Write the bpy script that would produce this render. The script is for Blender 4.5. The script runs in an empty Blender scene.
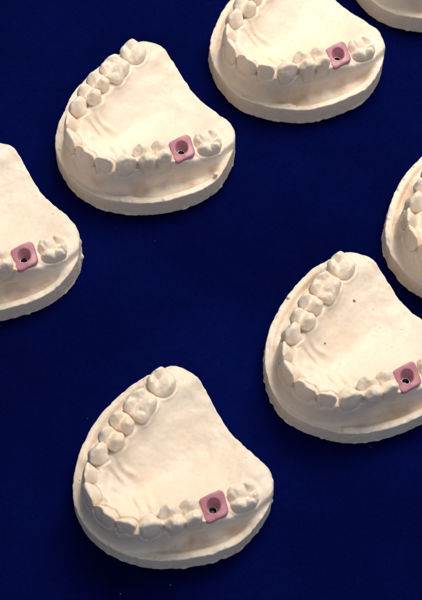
import bpy, math, random
import numpy as np

# ------------------------------------------------------------------ scene
S = bpy.context.scene
COL = S.collection
MM = 0.001
RES = 0.26                      # mm, sculpting grid of the casts

# ------------------------------------------------------------------ materials
def new_mat(name):
    m = bpy.data.materials.new(name); m.use_nodes = True
    nt = m.node_tree
    for n in list(nt.nodes): nt.nodes.remove(n)
    out = nt.nodes.new('ShaderNodeOutputMaterial')
    b = nt.nodes.new('ShaderNodeBsdfPrincipled')
    nt.links.new(b.outputs[0], out.inputs['Surface'])
    return m, nt, b

def noise(nt, vec, scale, detail=4.0, rough=0.55):
    n = nt.nodes.new('ShaderNodeTexNoise')
    n.inputs['Scale'].default_value = scale
    n.inputs['Detail'].default_value = detail
    n.inputs['Roughness'].default_value = rough
    nt.links.new(vec, n.inputs['Vector'])
    return n.outputs['Fac']

def ramp(nt, fac, stops):
    r = nt.nodes.new('ShaderNodeValToRGB')
    els = r.color_ramp.elements
    while len(els) < len(stops): els.new(0.5)
    for e, (p, c) in zip(els, stops):
        e.position = p; e.color = (c[0], c[1], c[2], 1)
    nt.links.new(fac, r.inputs['Fac'])
    return r.outputs['Color']

def mix(nt, fac, a, b, mode='MIX'):
    m = nt.nodes.new('ShaderNodeMix'); m.data_type = 'RGBA'; m.blend_type = mode
    for sock, v in ((m.inputs[0], fac), (m.inputs[6], a), (m.inputs[7], b)):
        if isinstance(v, bpy.types.NodeSocket): nt.links.new(v, sock)
        elif isinstance(v, (int, float)): sock.default_value = v
        else: sock.default_value = (v[0], v[1], v[2], 1)
    return m.outputs[2]

def bump(nt, bsdf, height, strength, dist, prev=None):
    b = nt.nodes.new('ShaderNodeBump')
    b.inputs['Strength'].default_value = strength
    b.inputs['Distance'].default_value = dist
    nt.links.new(height, b.inputs['Height'])
    if prev is not None: nt.links.new(prev, b.inputs['Normal'])
    nt.links.new(b.outputs[0], bsdf.inputs['Normal'])
    return b.outputs[0]

def plaster_material(name, tint, seed):
    m, nt, b = new_mat(name)
    tc = nt.nodes.new('ShaderNodeTexCoord')
    mp = nt.nodes.new('ShaderNodeMapping'); mp.inputs['Location'].default_value = (seed, seed * 2, 0)
    nt.links.new(tc.outputs['Object'], mp.inputs['Vector'])
    v = mp.outputs['Vector']
    big = noise(nt, v, 55, 4)
    base = ramp(nt, big, [(0.30, (tint[0] * 0.985, tint[1] * 0.95, tint[2] * 0.90)), (0.50, tint), (0.72, (tint[0] * 1.01, tint[1] * 1.015, tint[2] * 1.03))])
    fine = noise(nt, v, 900, 5, 0.7)
    base = mix(nt, 1.0, base, ramp(nt, fine, [(0.28, (0.93, 0.92, 0.90)), (0.5, (1, 1, 1)), (1, (1, 1, 1))]), 'MULTIPLY')
    # pin holes
    vo = nt.nodes.new('ShaderNodeTexVoronoi'); vo.inputs['Scale'].default_value = 420
    nt.links.new(v, vo.inputs['Vector'])
    sel = nt.nodes.new('ShaderNodeSeparateColor'); nt.links.new(vo.outputs['Color'], sel.inputs[0])
    gt = nt.nodes.new('ShaderNodeMath'); gt.operation = 'GREATER_THAN'; gt.inputs[1].default_value = 0.90
    nt.links.new(sel.outputs[0], gt.inputs[0])
    lt = nt.nodes.new('ShaderNodeMath'); lt.operation = 'LESS_THAN'; lt.inputs[1].default_value = 0.13
    nt.links.new(vo.outputs['Distance'], lt.inputs[0])
    pin = nt.nodes.new('ShaderNodeMath'); pin.operation = 'MULTIPLY'
    nt.links.new(gt.outputs[0], pin.inputs[0]); nt.links.new(lt.outputs[0], pin.inputs[1])
    ps = nt.nodes.new('ShaderNodeMath'); ps.operation = 'MULTIPLY'; ps.inputs[1].default_value = 0.45
    nt.links.new(pin.outputs[0], ps.inputs[0])
    base = mix(nt, ps.outputs[0], base, (0.38, 0.25, 0.14))
    # separator residue and the rusty specks (real stains), plus painted shade between teeth, stored per vertex
    at = nt.nodes.new('ShaderNodeAttribute'); at.attribute_name = 'stain_shade'
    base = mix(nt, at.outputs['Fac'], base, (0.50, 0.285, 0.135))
    at2 = nt.nodes.new('ShaderNodeAttribute'); at2.attribute_name = 'speck'
    base = mix(nt, at2.outputs['Fac'], base, (0.18, 0.055, 0.02))
    nt.links.new(base, b.inputs['Base Color'])
    rr = ramp(nt, noise(nt, v, 140, 3), [(0.3, (0.42,) * 3), (0.7, (0.60,) * 3)])
    nt.links.new(rr, b.inputs['Roughness'])
    b.inputs['Specular IOR Level'].default_value = 0.36
    b.inputs['Subsurface Weight'].default_value = 0.25
    b.inputs['Subsurface Radius'].default_value = (1.0, 0.62, 0.38)
    b.inputs['Subsurface Scale'].default_value = 0.0012
    n1 = bump(nt, b, noise(nt, v, 420, 5, 0.6), 0.55, 0.00022)
    bump(nt, b, noise(nt, v, 2200, 3, 0.6), 0.25, 0.00005, n1)
    return m

def silicone_material():
    m, nt, b = new_mat('pink_silicone')
    tc = nt.nodes.new('ShaderNodeTexCoord'); v = tc.outputs['Object']
    c = ramp(nt, noise(nt, v, 260, 4), [(0.3, (0.44, 0.175, 0.215)), (0.7, (0.54, 0.235, 0.275))])
    nt.links.new(c, b.inputs['Base Color'])
    b.inputs['Roughness'].default_value = 0.42
    b.inputs['Specular IOR Level'].default_value = 0.45
    b.inputs['Subsurface Weight'].default_value = 0.2
    b.inputs['Subsurface Radius'].default_value = (1.0, 0.35, 0.3)
    b.inputs['Subsurface Scale'].default_value = 0.0012
    bump(nt, b, noise(nt, v, 700, 4), 0.3, 0.00012)
    return m

def metal_material():
    m, nt, b = new_mat('implant_metal')
    tc = nt.nodes.new('ShaderNodeTexCoord'); v = tc.outputs['Object']
    c = ramp(nt, noise(nt, v, 900, 3), [(0.3, (0.07, 0.075, 0.085)), (0.7, (0.20, 0.21, 0.23))])
    nt.links.new(c, b.inputs['Base Color'])
    b.inputs['Metallic'].default_value = 1.0
    b.inputs['Roughness'].default_value = 0.22
    return m

def velvet_material():
    m, nt, b = new_mat('blue_velvet')
    tc = nt.nodes.new('ShaderNodeTexCoord'); v = tc.outputs['Object']
    # nap direction patches, fine pile grain
    nap = noise(nt, v, 11, 6, 0.62)
    c = ramp(nt, nap, [(0.25, (0.0008, 0.0017, 0.026)), (0.5, (0.0012, 0.0031, 0.047)), (0.78, (0.0019, 0.0054, 0.078))])
    grain = noise(nt, v, 800, 6, 0.8)
    c = mix(nt, 1.0, c, ramp(nt, grain, [(0.30, (0.7, 0.7, 0.75)), (0.52, (1, 1, 1)), (0.75, (1.4, 1.35, 1.25))]), 'MULTIPLY')
    nt.links.new(c, b.inputs['Base Color'])
    b.inputs['Roughness'].default_value = 0.9
    b.inputs['Specular IOR Level'].default_value = 0.0
    b.inputs['Sheen Weight'].default_value = 0.14
    b.inputs['Sheen Roughness'].default_value = 0.4
    b.inputs['Sheen Tint'].default_value = (0.02, 0.10, 1.0, 1)
    n1 = bump(nt, b, noise(nt, v, 90, 3), 0.35, 0.0008)
    bump(nt, b, grain, 0.8, 0.0004, n1)
    return m

SIL, MET, VEL = silicone_material(), metal_material(), velvet_material()

# ------------------------------------------------------------------ numeric helpers
def smax(a, b, k):
    h = np.clip(0.5 + 0.5 * (a - b) / k, 0, 1)
    return b * (1 - h) + a * h + k * h * (1 - h)
def smin(a, b, k): return -smax(-a, -b, k)
def sstep(x):
    x = np.clip(x, 0, 1); return x * x * (3 - 2 * x)

def catmull(pts, n=8, closed=True):
    P = np.array(pts, float); N = len(P); out = []
    rng = range(N) if closed else range(N - 1)
    for i in rng:
        if closed: p0, p1, p2, p3 = P[i - 1], P[i], P[(i + 1) % N], P[(i + 2) % N]
        else: p0, p1, p2, p3 = P[max(i - 1, 0)], P[i], P[i + 1], P[min(i + 2, N - 1)]
        for t in np.arange(n) / n:
            out.append(0.5 * (2 * p1 + (p2 - p0) * t + (2 * p0 - 5 * p1 + 4 * p2 - p3) * t * t + (3 * p1 - p0 - 3 * p2 + p3) * t ** 3))
    if not closed: out.append(P[-1])
    return np.array(out)

def polyline_dist(X, Y, P, closed):
    """unsigned distance, segment index, segment parameter, side"""
    best = np.full(X.shape, 1e9); idx = np.zeros(X.shape, int); par = np.zeros(X.shape); side = np.zeros(X.shape)
    M = len(P) if closed else len(P) - 1
    for i in range(M):
        a, b = P[i], P[(i + 1) % len(P)]
        d = b - a; L2 = d @ d + 1e-12
        t = np.clip(((X - a[0]) * d[0] + (Y - a[1]) * d[1]) / L2, 0, 1)
        dx, dy = X - a[0] - t * d[0], Y - a[1] - t * d[1]
        q = np.hypot(dx, dy); m = q < best
        best[m] = q[m]; idx[m] = i; par[m] = t[m]; side[m] = (d[0] * dy - d[1] * dx)[m]
    return best, idx, par, side

def inside_poly(X, Y, P):
    c = np.zeros(X.shape, bool); N = len(P)
    for i in range(N):
        x1, y1 = P[i]; x2, y2 = P[(i + 1) % N]
        cond = (y1 > Y) != (y2 > Y)
        with np.errstate(divide='ignore', invalid='ignore'):
            xi = (x2 - x1) * (Y - y1) / (y2 - y1 + 1e-12) + x1
        c ^= cond & (X < xi)
    return c

def blur(a, n):
    for _ in range(n):
        p = np.pad(a, 1, mode='edge')
        a = (p[:-2, 1:-1] + 2 * p[1:-1, 1:-1] + p[2:, 1:-1]) / 4
        p = np.pad(a, 1, mode='edge')
        a = (p[1:-1, :-2] + 2 * p[1:-1, 1:-1] + p[1:-1, 2:]) / 4
    return a

def noise2(X, Y, cell, rng):
    g = rng.random((64, 64)) * 2 - 1
    x, y = X / cell + 20, Y / cell + 20
    i, j = np.floor(x).astype(int), np.floor(y).astype(int)
    fx, fy = x - i, y - j
    fx, fy = fx * fx * (3 - 2 * fx), fy * fy * (3 - 2 * fy)
    G = lambda a, b: g[a % 64, b % 64]
    return (G(i, j) * (1 - fx) + G(i + 1, j) * fx) * (1 - fy) + (G(i, j + 1) * (1 - fx) + G(i + 1, j + 1) * fx) * fy

def noise3(shape, cell_vox, rng):
    """smooth value noise on the grid (trilinear, separable)"""
    n = [int(s / cell_vox) + 3 for s in shape]
    g = rng.random(n).astype(np.float32) * 2 - 1
    for ax, s in enumerate(shape):
        p = np.arange(s) / cell_vox + rng.random() * 0.99
        i = np.floor(p).astype(int); f = (p - i); f = (f * f * (3 - 2 * f)).astype(np.float32)
        sh = [1, 1, 1]; sh[ax] = s; f = f.reshape(sh)
        g = np.take(g, i, ax) * (1 - f) + np.take(g, i + 1, ax) * f
    return g

def surface_nets(F, org, h):
    """dual surface of F=0 (inside F<0): vertices, quads"""
    s = F < 0
    n = np.array(F.shape)
    c = np.zeros(tuple(n - 1), np.int8)
    for dx in (0, 1):
        for dy in (0, 1):
            for dz in (0, 1):
                c += s[dx:n[0] - 1 + dx, dy:n[1] - 1 + dy, dz:n[2] - 1 + dz]
    act = np.argwhere((c > 0) & (c < 8))
    idx = np.full(tuple(n - 1), -1, np.int32)
    idx[act[:, 0], act[:, 1], act[:, 2]] = np.arange(len(act))
    acc = np.zeros((len(act), 3)); cnt = np.zeros(len(act))
    corners = [(0, 0, 0), (1, 0, 0), (0, 1, 0), (1, 1, 0), (0, 0, 1), (1, 0, 1), (0, 1, 1), (1, 1, 1)]
    val = [F[act[:, 0] + q[0], act[:, 1] + q[1], act[:, 2] + q[2]] for q in corners]
    for a in range(8):
        for b in range(a + 1, 8):
            if sum(abs(corners[a][k] - corners[b][k]) for k in range(3)) != 1: continue
            fa, fb = val[a], val[b]
            m = (fa < 0) != (fb < 0)
            t = fa[m] / (fa[m] - fb[m])
            pa, pb = np.array(corners[a], float), np.array(corners[b], float)
            acc[m] += pa + t[:, None] * (pb - pa); cnt[m] += 1
    V = (act + acc / cnt[:, None]) * h + np.array(org)
    Q = []
    for ax in range(3):
        o1, o2 = [(1, 2), (2, 0), (0, 1)][ax]
        sl0 = [slice(None)] * 3; sl1 = [slice(None)] * 3
        sl0[ax] = slice(0, -1); sl1[ax] = slice(1, None)
        e = s[tuple(sl0)] != s[tuple(sl1)]
        p = np.argwhere(e)
        p = p[(p[:, o1] > 0) & (p[:, o2] > 0) & (p[:, o1] < n[o1] - 1) & (p[:, o2] < n[o2] - 1)]
        neg = s[p[:, 0], p[:, 1], p[:, 2]]
        def cell(a, b):
            q = p.copy(); q[:, o1] -= a; q[:, o2] -= b
            return idx[q[:, 0], q[:, 1], q[:, 2]]
        quad = np.stack([cell(1, 1), cell(0, 1), cell(0, 0), cell(1, 0)], 1)
        quad[~neg] = quad[~neg][:, ::-1]
        Q.append(quad)
    return V, np.concatenate(Q)

def vert_normals(V, Q):
    n = np.cross(V[Q[:, 2]] - V[Q[:, 0]], V[Q[:, 3]] - V[Q[:, 1]])
    N = np.zeros_like(V)
    for k in range(4): np.add.at(N, Q[:, k], n)
    return N / (np.linalg.norm(N, axis=1)[:, None] + 1e-20)

def make_mesh(name, V, Q, N, mat, attrs=None):
    used, inv = np.unique(Q, return_inverse=True)
    q = inv.reshape(Q.shape); v = V[used] * MM
    me = bpy.data.meshes.new(name)
    me.vertices.add(len(v)); me.vertices.foreach_set('co', v.astype(np.float32).ravel())
    k = q.shape[1]
    me.loops.add(q.size); me.loops.foreach_set('vertex_index', q.astype(np.int32).ravel())
    me.polygons.add(len(q)); me.polygons.foreach_set('loop_start', (np.arange(len(q)) * k).astype(np.int32))
    me.update(calc_edges=True); me.validate()
    me.shade_smooth()
    for an, av in (attrs or {}).items():
        a = me.attributes.new(an, 'FLOAT', 'POINT'); a.data.foreach_set('value', av[used].astype(np.float32))
    me.materials.append(mat)
    me.normals_split_custom_set_from_vertices([tuple(x) for x in N[used]])
    return me

def link(name, me, parent=None):
    o = bpy.data.objects.new(name, me); COL.objects.link(o); o.parent = parent
    return o

# ------------------------------------------------------------------ the cast, in mm: u back along the midline, v to its right side
OUT = [(28.1, 0), (28.5, 8), (29.2, 15), (28.7, 20.5), (26, 25.2), (20.5, 28.9), (12, 31.0), (4, 30.2), (-4, 27.6), (-10, 24.4),
       (-14.7, 20.7), (-18.7, 16.2), (-22.1, 10.5), (-24.2, 5), (-24.7, -1), (-23.3, -8), (-19.9, -14.3), (-15.5, -18.9),
       (-11, -22.3), (-5, -25.5), (2.5, -28.1), (11, -29.4), (17, -28.6), (22.6, -26.7), (26.8, -23.9), (29.3, -19.5), (29.7, -14.5), (28.7, -7.5)]
# kind, centre u, v, biting height, width along the arch, depth across
TEETH = [
 ('molar',    19.2, -22.1, 18.8, 8.5, 9.0), ('molar',    8.6, -18.6, 22.0, 10.0, 9.8),
 ('premolar',  0.7, -16.8, 24.0, 6.5, 8.0), ('premolar', -5.0, -14.3, 25.0, 6.5, 8.2),
 ('canine',  -11.2, -13.0, 25.1, 7.6, 7.6), ('lateral_incisor', -16.6, -9.3, 24.4, 6.6, 6.4),
 ('central_incisor', -20.1, -3.5, 24.6, 8.3, 6.8), ('central_incisor', -19.9, 4.1, 24.5, 8.3, 6.8),
 ('lateral_incisor', -16.9, 10.4, 24.2, 6.6, 6.2), ('canine', -11.4, 14.9, 25.0, 7.8, 7.6),
 ('premolar', -4.9, 16.6, 24.8, 6.6, 8.4), ('premolar', 0.9, 18.4, 23.6, 6.3, 8.2),
 (None,        7.5, 20.4, 21.0, 8.0, 8.0), ('molar', 17.1, 22.6, 18.2, 9.2, 8.8)]
COLLAR_C = np.array([7.55, 20.6]); COLLAR_Z = 17.6

def sculpt(seed, grow=0.0, beads=()):
    rng = np.random.default_rng(seed)
    h = RES
    us = np.arange(-28, 32, h); vs = np.arange(-33, 34.5, h); zs = np.arange(-0.9, 27.5, h)
    U, Vv = np.meshgrid(us, vs, indexing='ij')
    outl = catmull(OUT, 8)
    wob = 1 + 0.010 * np.array([math.sin(3 * i / len(outl) * 6.283 + seed) + 0.6 * math.sin(7 * i / len(outl) * 6.283 + 2 * seed) for i in range(len(outl))])
    outl = outl * wob[:, None]
    dist, _, _, _ = polyline_dist(U, Vv, outl, True)
    ins = inside_poly(U, Vv, outl)
    D2 = np.where(ins, -dist, dist) - grow * sstep((Vv + 5) / 20) * sstep((24 - U) / 10)                     # outline distance, negative inside
    # arch line with interpolated heights
    T = TEETH
    cen = [(31, -23.2)] + [(t[1], t[2]) for t in T] + [(31, 23.8)]
    attr = [(14.4, 13.6)]
    for t in T:
        zi = {'molar': 4.4, 'premolar': 5.6, 'canine': 5.2, 'lateral_incisor': 4.6, 'central_incisor': 4.8, None: 3.2}[t[0]]
        zo = {'molar': 5.6, 'premolar': 6.8, 'canine': 7.8, 'lateral_incisor': 6.8, 'central_incisor': 7.6, None: 4.5}[t[0]]
        attr.append((t[3] - zi, t[3] - zo))
    attr.append((13.6, 12.6))
    arch = catmull(cen, 6, closed=False)
    at = catmull(attr, 6, closed=False)
    ad, ai, ap, aside = polyline_dist(U, Vv, arch, False)
    gi = at[ai, 0] * (1 - ap) + at[np.minimum(ai + 1, len(at) - 1), 0] * ap
    go = at[ai, 1] * (1 - ap) + at[np.minimum(ai + 1, len(at) - 1), 1] * ap
    gi, go = blur(gi, 25), blur(go, 12)
    outer = aside > 0                                      # arch runs left heel -> front -> right heel
    s = np.where(outer, ad, -ad)
    # palate
    back = sstep((U - 14) / 12)
    si = np.clip(-s - 3.2 - 2.2 * back, 0, None)
    fl = 8.4 + 0.9 * back + 1.2 * sstep((-U - 2) / 14)
    palate = gi - (gi - fl + 1.0) * (0.80 * np.sin(np.clip(si / 17.5, 0, 1) * math.pi / 2) ** 1.4 + 0.20 * sstep(si / 5.0))
    soft = blur(np.where(outer, gi, palate), int(11 / h ** 2))
    soft = soft * 1.0 - 0.0
    wgt = sstep((si - 2.5) / 5)
    palate = palate * (1 - wgt) + soft * wgt
    # rugae behind the incisors
    w = noise2(U, Vv, 6, np.random.default_rng(5)) * 1.6 + noise2(U, Vv, 3, np.random.default_rng(6)) * 0.7
    rug = np.sin((U + 0.30 * np.abs(Vv) + w) * 2 * math.pi / 4.3)
    rmask = sstep((-1.5 - U) / 6) * sstep((-s - 3.5) / 3) * (0.35 + 0.65 * sstep(np.abs(Vv) / 3.0))
    palate += 0.95 * np.maximum(rug, -0.4) * rmask + 0.55 * noise2(U, Vv, 2.3, np.random.default_rng(8)) * rmask + 0.22 * noise2(U, Vv, 3.1, np.random.default_rng(12))
    palate += 0.55 * np.exp(-((U + 14.3) ** 2 / 5 + Vv ** 2 / 2.2))
    palate += 0.10 * np.exp(-(Vv ** 2) / 1.2) * sstep((U + 12) / 10) * 0.5
    # outer slope down into the vestibule, terrace, rim lip
    hwv = np.array([4.0] + [{'molar': 3.8, 'premolar': 2.6, 'canine': 1.9, 'lateral_incisor': 1.3, 'central_incisor': 1.4, None: 4.4}[t[0]] for t in T] + [3.4])
    hw = catmull(np.stack([hwv, hwv], 1), 6, closed=False)[:, 0]
    hwg = blur(hw[ai] * (1 - ap) + hw[np.minimum(ai + 1, len(hw) - 1)] * ap, 12)
    so = np.clip(s - hwg, 0, None)
    drim = np.clip(-D2, 0, None)
    frac = so / (so + drim + 1e-6)
    rimz = 8.0 + 0.5 * noise2(U, Vv, 14, rng) + 2.2 * sstep((U - 10) / 14)
    trough = rimz - 1.5 * sstep((20 - U) / 8) + 0.45 * noise2(U, Vv, 9, rng)
    room = sstep((so + drim - 2.0) / 6)
    kk = np.clip(frac / (0.21 + 0.22 * (1 - room) + 0.32 * sstep((U - 6) / 12) * sstep(Vv / 5)), 0, 1)
    k1 = 0.45 * sstep(kk) + 0.55 * np.sin(kk * math.pi / 2) ** 1.6
    eminence = 0.0
    outerh = go * (1 - k1) + trough * k1
    lip = sstep(1 - (drim - 1.7) / 1.0)
    outerh = outerh + (rimz - outerh) * lip * sstep(k1 * 1.3) 
    for ti, t in enumerate(T):                             # root eminences under each crown
        a_, b_ = np.array(cen[ti]), np.array(cen[ti + 2]); tg = (b_ - a_) / np.linalg.norm(b_ - a_)
        nr = np.array([-tg[1], tg[0]])
        if nr @ (np.array([t[1], t[2]]) - np.array([6, 0])) < 0: nr = -nr
        mu = (U - t[1]) * tg[0] + (Vv - t[2]) * tg[1]; bu = (U - t[1]) * nr[0] + (Vv - t[2]) * nr[1]
        am = {'canine': 1.7, 'premolar': 1.3, 'molar': 0.8, None: 0.5}.get(t[0], 1.0)
        outerh = outerh + am * np.exp(-(mu / 1.9) ** 2) * np.exp(-((bu - 4.4) / 1.7) ** 2) * (bu > 0) * room
    chip = np.clip(noise2(U, Vv, 1.3, rng) * 0.7 + noise2(U, Vv, 3.5, rng) * 0.6 - 0.25, 0, 1)
    outerh = outerh - 1.1 * chip * sstep(1 - drim / 1.1)
    H = np.where(s < 0, palate, outerh)
    core = sstep(1 - (np.abs(s) - 1.0) / 3.0)
    H = H * (1 - core) + ((gi + go) / 2) * core
    H = blur(H, 4)
    tub = sstep((U - 22.5) / 6) * sstep((np.abs(Vv) - 9) / 6)
    H = H - 0.8 * tub * sstep((U - 24.5) / 4)
    H += 0.16 * noise2(U, Vv, 4.0, rng) + 0.07 * noise2(U, Vv, 1.6, rng)
    # body: below H, inside a slightly irregular wall
    z = zs[None, None, :]
    lean = -0.35 * (1 - z / 9) * sstep((18 - U) / 10)[:, :, None]
    chis = 0.13 * noise2(U, Vv, 3.2, rng) + 0.10 * noise2(U, Vv, 1.1, rng)
    wall = (D2 + chis)[:, :, None] + lean - 0.25 - (0.35 * np.clip(noise2(U, Vv, 1.4, rng) + noise2(U, Vv, 3.0, rng), 0, 1))[:, :, None] * np.exp(-((z - 0.4) / 0.7) ** 2)
    gH = np.gradient(H, h); slope = np.sqrt(1 + blur(gH[0] ** 2 + gH[1] ** 2, 2))
    body = smax((z - H[:, :, None]) / slope[:, :, None], wall, 0.35 + 1.0 * (sstep((U - 22) / 5) * sstep((np.abs(Vv) - 10) / 6))[:, :, None])
    body = np.maximum(body, -z)
    body = body.astype(np.float32)
    lab_t = np.full(body.shape, 9.0, np.float32)           # nearest tooth distance
    lab_2 = np.full(body.shape, 9.0, np.float32)
    lab_i = np.full(body.shape, -1, np.int8)
    trg = np.random.default_rng(77)
    cc = np.array([(t[1], t[2]) for t in T])
    for ti, t in enumerate(T):
        kind, cu, cv, zt, wm, wb = t
        wm *= 1.0; wb *= 0.96
        if kind is None: continue
        a = cc[max(ti - 1, 0)]; b = cc[min(ti + 1, len(cc) - 1)]
        tang = (b - a) / np.linalg.norm(b - a)
        nrm = np.array([-tang[1], tang[0]]); 
        if nrm @ (np.array([cu, cv]) - np.array([6, 0])) < 0: nrm = -nrm
        R = 9.0
        i0, i1 = np.searchsorted(us, [cu - R, cu + R]); j0, j1 = np.searchsorted(vs, [cv - R, cv + R])
        gu, gv = U[i0:i1, j0:j1] - cu, Vv[i0:i1, j0:j1] - cv
        m = (gu * tang[0] + gv * tang[1])[:, :, None]; bb = (gu * nrm[0] + gv * nrm[1])[:, :, None]
        wr = np.random.default_rng(100 + ti)
        m = m + 0.40 * noise2(U[i0:i1, j0:j1], Vv[i0:i1, j0:j1], 2.6, wr)[:, :, None] + 0.12 * noise2(U[i0:i1, j0:j1], Vv[i0:i1, j0:j1], 1.1, wr)[:, :, None]
        bb = bb + 0.45 * noise2(U[i0:i1, j0:j1], Vv[i0:i1, j0:j1], 2.6, wr)[:, :, None] + 0.12 * noise2(U[i0:i1, j0:j1], Vv[i0:i1, j0:j1], 1.1, wr)[:, :, None]
        dz = zt - z                                       # depth below biting height
        if kind in ('central_incisor', 'lateral_incisor', 'canine'):
            can = kind == 'canine'
            Lc = 10.0
            q = np.clip(dz / Lc, 0, 1.4)
            tip = 0.0
            # the biting edge: slightly bowed, canine with a point
            et = (0.42 * np.abs(m) ** 1.15 + 0.22 * np.clip(-bb, 0, 4) if can else 0.025 * m * m) + 0.06 * np.sin(m * 2.1 + ti)
            front = bb - (0.65 + 1.5 * np.sin(np.clip(q, 0, 1.1) * 2.5) * (1.25 if can else 0.85) - (0.075 if can else 0.035) * m * m)
            back = -bb - (0.35 + (2.3 if can else 1.0) * np.clip(q * 2.2, 0, 1) ** 0.9 + 3.1 * q ** 1.3 - (0.16 if can else 0.10) * m * m)
            half = wm / 2 * (1.0 - 0.42 * np.clip(q - 0.3, 0, 1) - (0.12 if can else 0.03) * np.clip(1 - q * 3.5, 0, 1))
            sidew = np.abs(m) - half * (1 - (0.55 if can else 0.42) * np.clip(-bb / 5.0, 0, 1) ** 1.4)
            d = smax(front, back, 0.45)
            d = smax(d, sidew, 1.3 if not can else 1.8)
            d = smax(d, -(dz - et) * 0.85, 0.35 if not can else 0.5)
        else:
            Lc = 8.0 if kind == 'premolar' else 6.5
            q = np.clip(dz / Lc, -0.2, 1.3)
            k = 1 - 0.20 * np.clip(0.45 - q, 0, 1) / 0.45 * 0.9 - 0.20 * np.clip(q - 0.45, 0, 1)
            A, B = wm / 2 * (1 - 0.10 * np.clip(0.4 - q, 0, 1) - 0.2 * np.clip(q - 0.4, 0, 1)), wb / 2 * k
            p = 3.0
            rr = ((np.abs(m) / A) ** p + (np.abs(bb) / B) ** p) ** (1 / p)
            rad = (rr - 1) * min(wm, wb) / 2 * 0.9
            if kind == 'premolar':
                cus = [(0.1, 2.5, 0.15, 0.95), (0.0, -2.3, -0.25, 1.15)]
                pit = [(0, 0.0, 1.0, 2.0, 0.9)]
            elif cu > 15 and cv < 0:   # far left second molar
                cus = [(-1.8, 2.6, 0.0, 1.5), (2.0, 2.5, -0.1, 1.4), (-0.4, -2.5, -0.1, 2.3)]
                pit = [(0, 0.6, 0.9, 2.6, 1.0)]
            elif cv < 0:
                cus = [(-2.6, 3.0, 0.0, 1.7), (1.9, 3.1, -0.1, 1.6), (-1.2, -2.7, 0.15, 2.6), (3.0, -2.9, -0.7, 1.5)]
                pit = [(0, 0.5, 1.1, 2.9, 1.1)]
            else:
                cus = [(-2.2, 2.4, -0.1, 1.2), (0.9, 2.7, -0.3, 0.9), (3.2, 1.6, -0.5, 0.7), (-1.7, -2.0, 0.1, 1.5), (2.6, -2.3, -0.6, 0.9)]
                pit = [(0.2, 0.5, 1.0, 2.6, 0.8), (3.3, 0.2, 1.4, 0.6, 0.6)]
            zt2 = np.full(m.shape, -50.0)
            for (cm, cb, ch, cr) in cus:
                r2 = (m - cm) ** 2 + (bb - cb) ** 2
                zt2 = smax(zt2, ch - (np.sqrt(r2 + 0.45) - 0.67) * 1.15 / cr ** 0.75, 0.16)
            for (pm, pb, pd, pa, pb2) in pit:
                zt2 = zt2 - pd * 0.55 * np.exp(-((m - pm) ** 2 / (pa * pa) + (bb - pb) ** 2 / (pb2 * pb2)))
            zt2 = np.maximum(zt2, -3.2)
            zt2 = zt2 + 0.16 * noise2(U[i0:i1, j0:j1] + 3 * ti, Vv[i0:i1, j0:j1], 1.5, trg)[:, :, None] + 0.20 * noise2(U[i0:i1, j0:j1], Vv[i0:i1, j0:j1], 0.9, trg)[:, :, None]
            d = smax(rad, (-(dz) - zt2) * 0.72, 0.8 if kind == 'molar' else 0.55)
        d = smax(d, np.broadcast_to(dz - (Lc + 3.0), d.shape), 0.5).astype(np.float32)
        sub = lab_t[i0:i1, j0:j1]; subi = lab_i[i0:i1, j0:j1]
        mm = d < sub
        lab_2[i0:i1, j0:j1] = np.minimum(lab_2[i0:i1, j0:j1], np.maximum(d, sub))
        subi[mm] = ti
        lab_t[i0:i1, j0:j1] = smin(sub, d, 0.26) if ti else np.minimum(sub, d)
    # small plaster flash where a tooth was not fully cleaned
    body = body - 0.42 * np.exp(-((lab_t - 0.75) / 0.5) ** 2)
    F = smin(body, lab_t, 0.28)
    # casting beads
    zg = zs
    for _ in range(16):
        k = rng.integers(0, 5)
        if k < 3:    # along the rim lip
            o = outl[rng.integers(0, len(outl))] * 0.985
            if o[0] > 24: continue
            zc = 7.9 + rng.normal(0, .25); r = 0.25 + 0.4 * rng.random() ** 2
        elif k == 3:   # rough flash on the lower edge
            o = outl[rng.integers(0, len(outl))] * 0.995
            if o[0] > 24: continue
            zc = 0.5; r = 0.3 + 0.2 * rng.random()
        else:
            t = T[rng.integers(0, len(T))]; o = np.array([t[1], t[2]]) * (1.15 + 0.05 * rng.random()); zc = t[3] - 8 - rng.random(); r = 0.25 + 0.2 * rng.random()
        i0, i1 = np.searchsorted(us, [o[0] - 3, o[0] + 3]); j0, j1 = np.searchsorted(vs, [o[1] - 3, o[1] + 3]); k0, k1_ = np.searchsorted(zs, [zc - 3, zc + 3])
        dd = np.sqrt((us[i0:i1, None, None] - o[0]) ** 2 + (vs[None, j0:j1, None] - o[1]) ** 2 + (zs[None, None, k0:k1_] - zc) ** 2) - r
        F[i0:i1, j0:j1, k0:k1_] = smin(F[i0:i1, j0:j1, k0:k1_], dd, 0.35)
    for (bu, bv, bz, br) in beads:
        i0, i1 = np.searchsorted(us, [bu - 3, bu + 3]); j0, j1 = np.searchsorted(vs, [bv - 3, bv + 3]); k0, k1_ = np.searchsorted(zs, [bz - 3, bz + 3])
        dd = np.sqrt((us[i0:i1, None, None] - bu) ** 2 + (vs[None, j0:j1, None] - bv) ** 2 + ((zs[None, None, k0:k1_] - bz) * 0.7) ** 2) - br
        F[i0:i1, j0:j1, k0:k1_] = smin(F[i0:i1, j0:j1, k0:k1_], dd, 0.5)
    F = F + 0.065 * noise3(F.shape, 1.3 / h, rng) + 0.035 * noise3(F.shape, 0.7 / h, rng)
    # shaft under the pink insert
    dd = np.hypot(U - COLLAR_C[0], Vv - COLLAR_C[1])[:, :, None] - 2.9
    F = np.maximum(F, -np.maximum(dd, (11.0 - z)))
    F = np.maximum(F, -z)                                  # flat underside
    V, Q = surface_nets(F.astype(np.float32), (us[0], vs[0], zs[0]), h)
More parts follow.
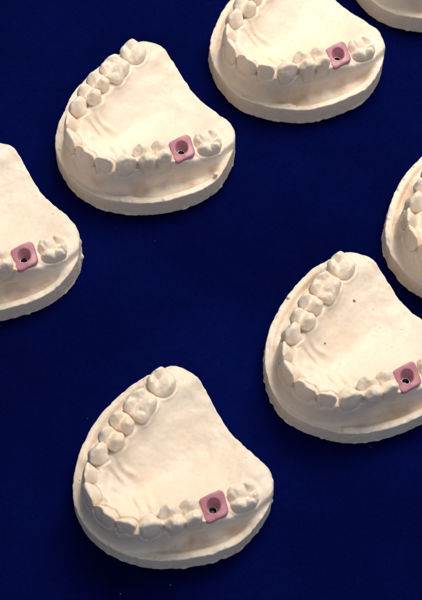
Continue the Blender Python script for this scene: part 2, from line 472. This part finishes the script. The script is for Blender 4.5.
    ii = np.clip(((V - [us[0], vs[0], zs[0]]) / h).round().astype(int), 0, np.array(F.shape) - 1)
    tb = lab_t[ii[:, 0], ii[:, 1], ii[:, 2]] - body[ii[:, 0], ii[:, 1], ii[:, 2]]
    tid = lab_i[ii[:, 0], ii[:, 1], ii[:, 2]].astype(int)
    sv = s[ii[:, 0], ii[:, 1]]; hv = H[ii[:, 0], ii[:, 1]]; dv = D2[ii[:, 0], ii[:, 1]]
    k1v = k1[ii[:, 0], ii[:, 1]]
    istooth = (tb < 0.1) & (tid >= 0) & (lab_t[ii[:, 0], ii[:, 1], ii[:, 2]] < 0.6)
    reg = np.full(len(V), 100)                             # base
    up = (V[:, 2] > hv - 0.9) & (dv < -0.5)
    reg[up & (sv < -3.4)] = 101                            # palate
    reg[up & (sv >= -3.4) & ((sv < 0) | (k1v < 0.72))] = 102   # gum ridge
    reg[istooth] = tid[istooth]
    # smooth the mask noise: face label = majority of its corners
    L = np.sort(reg[Q], 1)
    lab = np.where(L[:, 1] == L[:, 2], L[:, 1], L[:, 0])
    N = vert_normals(V, Q)
    # stains, and the groove shade painted between neighbouring teeth
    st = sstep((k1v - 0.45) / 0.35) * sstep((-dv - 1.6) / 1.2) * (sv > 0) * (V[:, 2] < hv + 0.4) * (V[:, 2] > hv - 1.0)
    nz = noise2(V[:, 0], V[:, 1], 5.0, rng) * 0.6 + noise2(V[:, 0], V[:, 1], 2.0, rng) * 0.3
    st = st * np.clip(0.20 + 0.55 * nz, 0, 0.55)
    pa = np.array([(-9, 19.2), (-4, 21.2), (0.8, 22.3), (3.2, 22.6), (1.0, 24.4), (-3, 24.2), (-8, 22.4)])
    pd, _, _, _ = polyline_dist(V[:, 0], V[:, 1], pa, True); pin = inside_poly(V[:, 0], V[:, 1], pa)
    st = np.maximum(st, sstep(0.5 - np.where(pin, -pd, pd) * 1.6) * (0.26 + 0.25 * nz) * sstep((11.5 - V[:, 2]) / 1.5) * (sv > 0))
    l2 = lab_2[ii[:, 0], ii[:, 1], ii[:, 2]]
    st = np.maximum(st, 0.75 * np.exp(-(np.clip(l2, 0, 9) / 0.45) ** 2) * sstep((hv + 4.5 - V[:, 2]) / 3.0))  # brown interdental dots, with the darkness of the grooves painted in
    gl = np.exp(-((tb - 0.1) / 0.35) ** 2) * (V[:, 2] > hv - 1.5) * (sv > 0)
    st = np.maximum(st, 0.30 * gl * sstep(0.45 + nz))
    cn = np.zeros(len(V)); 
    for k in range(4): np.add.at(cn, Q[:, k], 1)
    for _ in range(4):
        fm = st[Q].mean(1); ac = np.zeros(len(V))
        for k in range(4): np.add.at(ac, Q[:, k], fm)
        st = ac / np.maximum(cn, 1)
    V[:, 1] *= -1; N[:, 1] *= -1; Q = Q[:, ::-1]             # v runs to -y
    return V, Q, N, lab, st

# ------------------------------------------------------------------ pink insert and socket (one source, copied)
def rounded_sq(x, y, a, b, r):
    qx, qy = np.abs(x) - a + r, np.abs(y) - b + r
    return np.hypot(np.maximum(qx, 0), np.maximum(qy, 0)) + np.minimum(np.maximum(qx, qy), 0) - r

def insert_meshes():
    h = 0.14
    xs = np.arange(-5, 5, h); zs = np.arange(-5.5, 3, h)
    X, Y, Z = np.meshgrid(xs, xs, zs, indexing='ij')      # X = mesial(-)/distal(+), Y = buccal(+)
    sk = X + 0.08 * Y
    d2 = rounded_sq(sk - 0.1, Y + 0.10 * X, 3.95, 3.85, 1.9)
    # ears: pointed corner towards the palate on the near-tooth side
    d2 = smin(d2, np.hypot(X + 3.0, Y + 2.8) - 0.55, 1.0)
    top = 0.85 - 0.24 * Y - 0.018 * X * X + 0.02 * Y * Y + 0.12 * np.sin(X * 0.9 + 0.5)
    d2 = d2 + 0.45 * np.clip(top - Z - 1.3, 0, 4)
    d = smax(d2, (Z - top) * 0.85, 0.8)
    d = np.maximum(d, -4.9 - Z)
    hx, hy = X - 0.05 + 0.17 * np.clip(0.9 - Z, 0, 4), Y + 0.30 - 0.20 * np.clip(0.9 - Z, 0, 4)
    dep = np.clip(top - Z, 0, 6)
    rad = 1.15 + 1.05 * np.clip(1 - dep / 2.7, 0, 1) ** 0.9
    hole = np.hypot(hx, hy) - rad
    d = smax(d, -hole * 0.85, 0.22)
    rng = np.random.default_rng(3)
    d = d + 0.05 * noise3(d.shape, 1.4 / h, rng)
    V, Q = surface_nets(d.astype(np.float32), (xs[0], xs[0], zs[0]), h)
    N = vert_normals(V, Q)
    V[:, 1] *= -1; N[:, 1] *= -1; Q = Q[:, ::-1]
    me = make_mesh('silicone_collar', V, Q, N, SIL)
    # metal socket: lathe with a rim, inner bevel and hexagonal well
    prof = [(1.42, -4.6), (1.42, -1.75), (1.30, -1.65), (1.08, -1.62), (0.96, -1.85), (0.90, -2.6), (0.74, -2.7), (0.70, -3.1), (0.45, -3.1), (0.40, -2.9), (0.01, -2.95)]
    n = 48; vs_ = []; 
    for (r, z) in prof:
        for k in range(n):
            a = 2 * math.pi * k / n
            rr = r
            if z < -2.65 and 0.6 < r < 1.0:                       # hex well
                rr = r * math.cos(math.pi / 6) / math.cos((a % (math.pi / 3)) - math.pi / 6) * 1.08
            vs_.append((-0.55 + rr * math.cos(a), -0.40 + rr * math.sin(a), z))
    qs = [(i * n + k, i * n + (k + 1) % n, (i + 1) * n + (k + 1) % n, (i + 1) * n + k) for i in range(len(prof) - 1) for k in range(n)]
    V2 = np.array(vs_); Q2 = np.array(qs)[:, ::-1]
    N2 = vert_normals(V2, Q2)
    if N2[n + 3] @ np.array([V2[n + 3][0] + 0.66, V2[n + 3][1] + 0.52, 0.5]) < 0: Q2 = Q2[:, ::-1]; N2 = -N2
    me2 = make_mesh('implant_socket', V2, Q2, N2, MET)
    return me, me2

ME_COLLAR, ME_SOCKET = insert_meshes()

GROUP = 'plaster upper jaw casts laid out on the blue velvet'
BASE_ROT = 36.8
CASTS = [  # x, y (mm), turn (deg), seed, specks [(u, v, r)], label
 (-17.5, -65.4, 0.0, 11, [], 'whole cream plaster jaw cast at the bottom of the picture, nearest the viewer'),
 (-28.4, 58.7, 1.5, 23, [], 'whole cream plaster jaw cast at upper left, beaded along its rim'),
 (41.7, -24.8, 3.4, 37, [(15.2, -11.2, 0.45), (-2.6, -5.7, 0.3)], 'cream plaster jaw cast right of centre, rust brown speck on its palate'),
 (24.8, 95.8, 4.1, 41, [], 'plaster jaw cast cut by the top edge, its pink insert in view'),
 (-78.9, 17.8, 2.2, 53, [], 'plaster jaw cast cut by the left edge, only its molar end and insert showing'),
 (83.0, 21.9, 1.5, 67, [], 'plaster jaw cast cut by the right edge, only front teeth and rim showing'),
 (75.5, 134.2, 3.0, 79, [], 'plaster jaw cast in the top right corner, only its base wall showing'),
]
BEADS = {23: [(-17.3, 18.9, 8.0, .55), (-5.8, 27.4, 8.0, .45), (13.5, 31.2, 9.0, .75), (-21.8, -10.0, 8.0, .6)],
         53: [(27.6, 21.4, 5.5, 1.0), (25.4, 25.2, 3.0, 1.0), (16.5, 29.6, 8.5, .5)],
         37: [(-16.0, 18.3, 8.0, .5)], 11: [(-14.2, 20.6, 8.0, .4)], 41: [(12.5, 25.6, 12.5, .9)]}
TINT = (0.855, 0.725, 0.585)

for ci, (x, y, turn, seed, specks, label) in enumerate(CASTS):
    V, Q, N, lab, st = sculpt(seed, {23: 1.1, 41: 1.0, 79: 0.8}.get(seed, 0.0), BEADS.get(seed, ()))
    mat = plaster_material('dental_plaster', TINT, seed)
    sp = np.zeros(len(V))
    for (su, sv_, sr) in specks:
        r = np.hypot(V[:, 0] - su, -V[:, 1] - sv_)
        sp = np.maximum(sp, sstep((sr - r) / 0.25 + 0.5) * (V[:, 2] > 4))
        V[:, 2] -= 0.35 * np.exp(-(r / (sr * 0.8)) ** 2) * (V[:, 2] > 4)
    root = bpy.data.objects.new('dental_cast', None); COL.objects.link(root)
    root.empty_display_size = 0.01
    root.location = (x * MM, y * MM, 0.0004); root.rotation_euler = (0, 0, math.radians(BASE_ROT + turn))
    root['label'] = label; root['category'] = 'dental cast'; root['group'] = GROUP
    at = {'stain_shade': st, 'speck': sp}
    for code, nm in ((100, 'base'), (101, 'palate'), (102, 'gum_ridge')):
        f = Q[lab == code]
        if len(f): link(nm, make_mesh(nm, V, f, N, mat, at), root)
    for ti, t in enumerate(TEETH):
        if t[0] is None: continue
        f = Q[lab == ti]
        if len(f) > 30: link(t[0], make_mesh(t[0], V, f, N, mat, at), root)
    c = link('gum_insert', ME_COLLAR, root)
    c.location = (COLLAR_C[0] * MM, -COLLAR_C[1] * MM, COLLAR_Z * MM); c.rotation_euler = (0, 0, math.radians(-17))
    link('implant_socket', ME_SOCKET, c)

# ------------------------------------------------------------------ velvet
def velvet():
    n = 260; w = 0.9
    rng = np.random.default_rng(4)
    g = np.linspace(-w, w, n)
    X, Y = np.meshgrid(g, g, indexing='ij')
    Z = 0.35 * noise2(X * 1000, Y * 1000, 45, rng) + 0.10 * noise2(X * 1000, Y * 1000, 16, rng) - 0.3
    V = np.stack([X.ravel() * 1000, Y.ravel() * 1000, Z.ravel()], 1)
    i = np.arange(n * n).reshape(n, n)
    Q = np.stack([i[:-1, :-1], i[1:, :-1], i[1:, 1:], i[:-1, 1:]], -1).reshape(-1, 4)
    o = link('velvet_cloth', make_mesh('velvet_cloth', V, Q, vert_normals(V, Q), VEL))
    o['kind'] = 'structure'
velvet()

# crumbs of plaster dust and lint on the pile
def dust():
    rng = np.random.default_rng(9)
    m, nt, b = new_mat('plaster_dust')
    tc = nt.nodes.new('ShaderNodeTexCoord')
    nt.links.new(ramp(nt, noise(nt, tc.outputs['Object'], 300), [(0.3, (0.16, 0.17, 0.22)), (0.7, (0.5, 0.48, 0.46))]), b.inputs['Base Color'])
    b.inputs['Roughness'].default_value = 0.8
    V, Q = [], []
    cube = np.array([(x, y, z) for x in (-1, 1) for y in (-1, 1) for z in (-1, 1)], float)
    faces = [(0, 1, 3, 2), (4, 6, 7, 5), (0, 4, 5, 1), (2, 3, 7, 6), (0, 2, 6, 4), (1, 5, 7, 3)]
    for i in range(30):
        p = np.array([rng.uniform(-110, 110), rng.uniform(-120, 190), 0.15])
        if i < 24:
            c = CASTS[rng.integers(0, 6)]; a = rng.uniform(0, 6.28); q = 28 + rng.exponential(4)
            p = np.array([c[0] + q * math.cos(a), c[1] + q * math.sin(a), 0.15])
        r_ = 0.03 + 0.09 * rng.random() ** 3
        sh = cube * r_ * rng.uniform(0.5, 1.3, 3) * rng.uniform(0.7, 1.2, (8, 1)); a = rng.uniform(0, 3.14)
        sh = np.stack([sh[:, 0] * math.cos(a) - sh[:, 1] * math.sin(a), sh[:, 0] * math.sin(a) + sh[:, 1] * math.cos(a), sh[:, 2]], 1)
        k = len(V) * 8; V.append(sh + p); Q += [[k + j for j in f] for f in faces]
    V = np.concatenate(V); Q = np.array(Q)
    o = link('plaster_dust', make_mesh('plaster_dust', V, Q, vert_normals(V, Q), m))
    o['kind'] = 'stuff'
dust()

# ------------------------------------------------------------------ light
def area(name, loc, aim, size, power, col):
    d = bpy.data.lights.new(name, 'AREA'); d.shape = 'RECTANGLE'; d.size, d.size_y = size
    d.energy = power; d.color = col
    o = bpy.data.objects.new(name, d); COL.objects.link(o); o.location = loc
    from mathutils import Vector
    v = Vector(aim) - Vector(loc); o.rotation_euler = v.to_track_quat('-Z', 'Y').to_euler()
area('display_lamp', (0.17, 0.35, 0.64), (0, 0.03, 0), (0.46, 0.34), 6.5, (1.0, 0.935, 0.85))
area('window_fill', (0.35, -0.75, 0.70), (0, 0, 0), (0.6, 0.5), 1.35, (0.70, 0.79, 1.0))

w = bpy.data.worlds.new('World'); S.world = w; w.use_nodes = True
bg = w.node_tree.nodes['Background']; bg.inputs[0].default_value = (0.75, 0.85, 1.0, 1); bg.inputs[1].default_value = 0.25

# ------------------------------------------------------------------ camera
cam = bpy.data.cameras.new('Camera'); co = bpy.data.objects.new('Camera', cam); COL.objects.link(co)
E = math.radians(63.94); Dm = 0.490
co.location = (0, -math.cos(E) * Dm, math.sin(E) * Dm)
co.rotation_euler = (math.pi / 2 - E, 0, 0)
cam.sensor_fit = 'VERTICAL'; cam.sensor_height = 24; cam.lens = 24 * 1479 / 600
cam.clip_start = 0.01; cam.clip_end = 10
cam.dof.use_dof = True; cam.dof.focus_distance = 0.49; cam.dof.aperture_fstop = 20
S.camera = co
S.view_settings.view_transform = 'Standard'; S.view_settings.look = 'None'
S.view_settings.exposure = 0; S.view_settings.gamma = 1
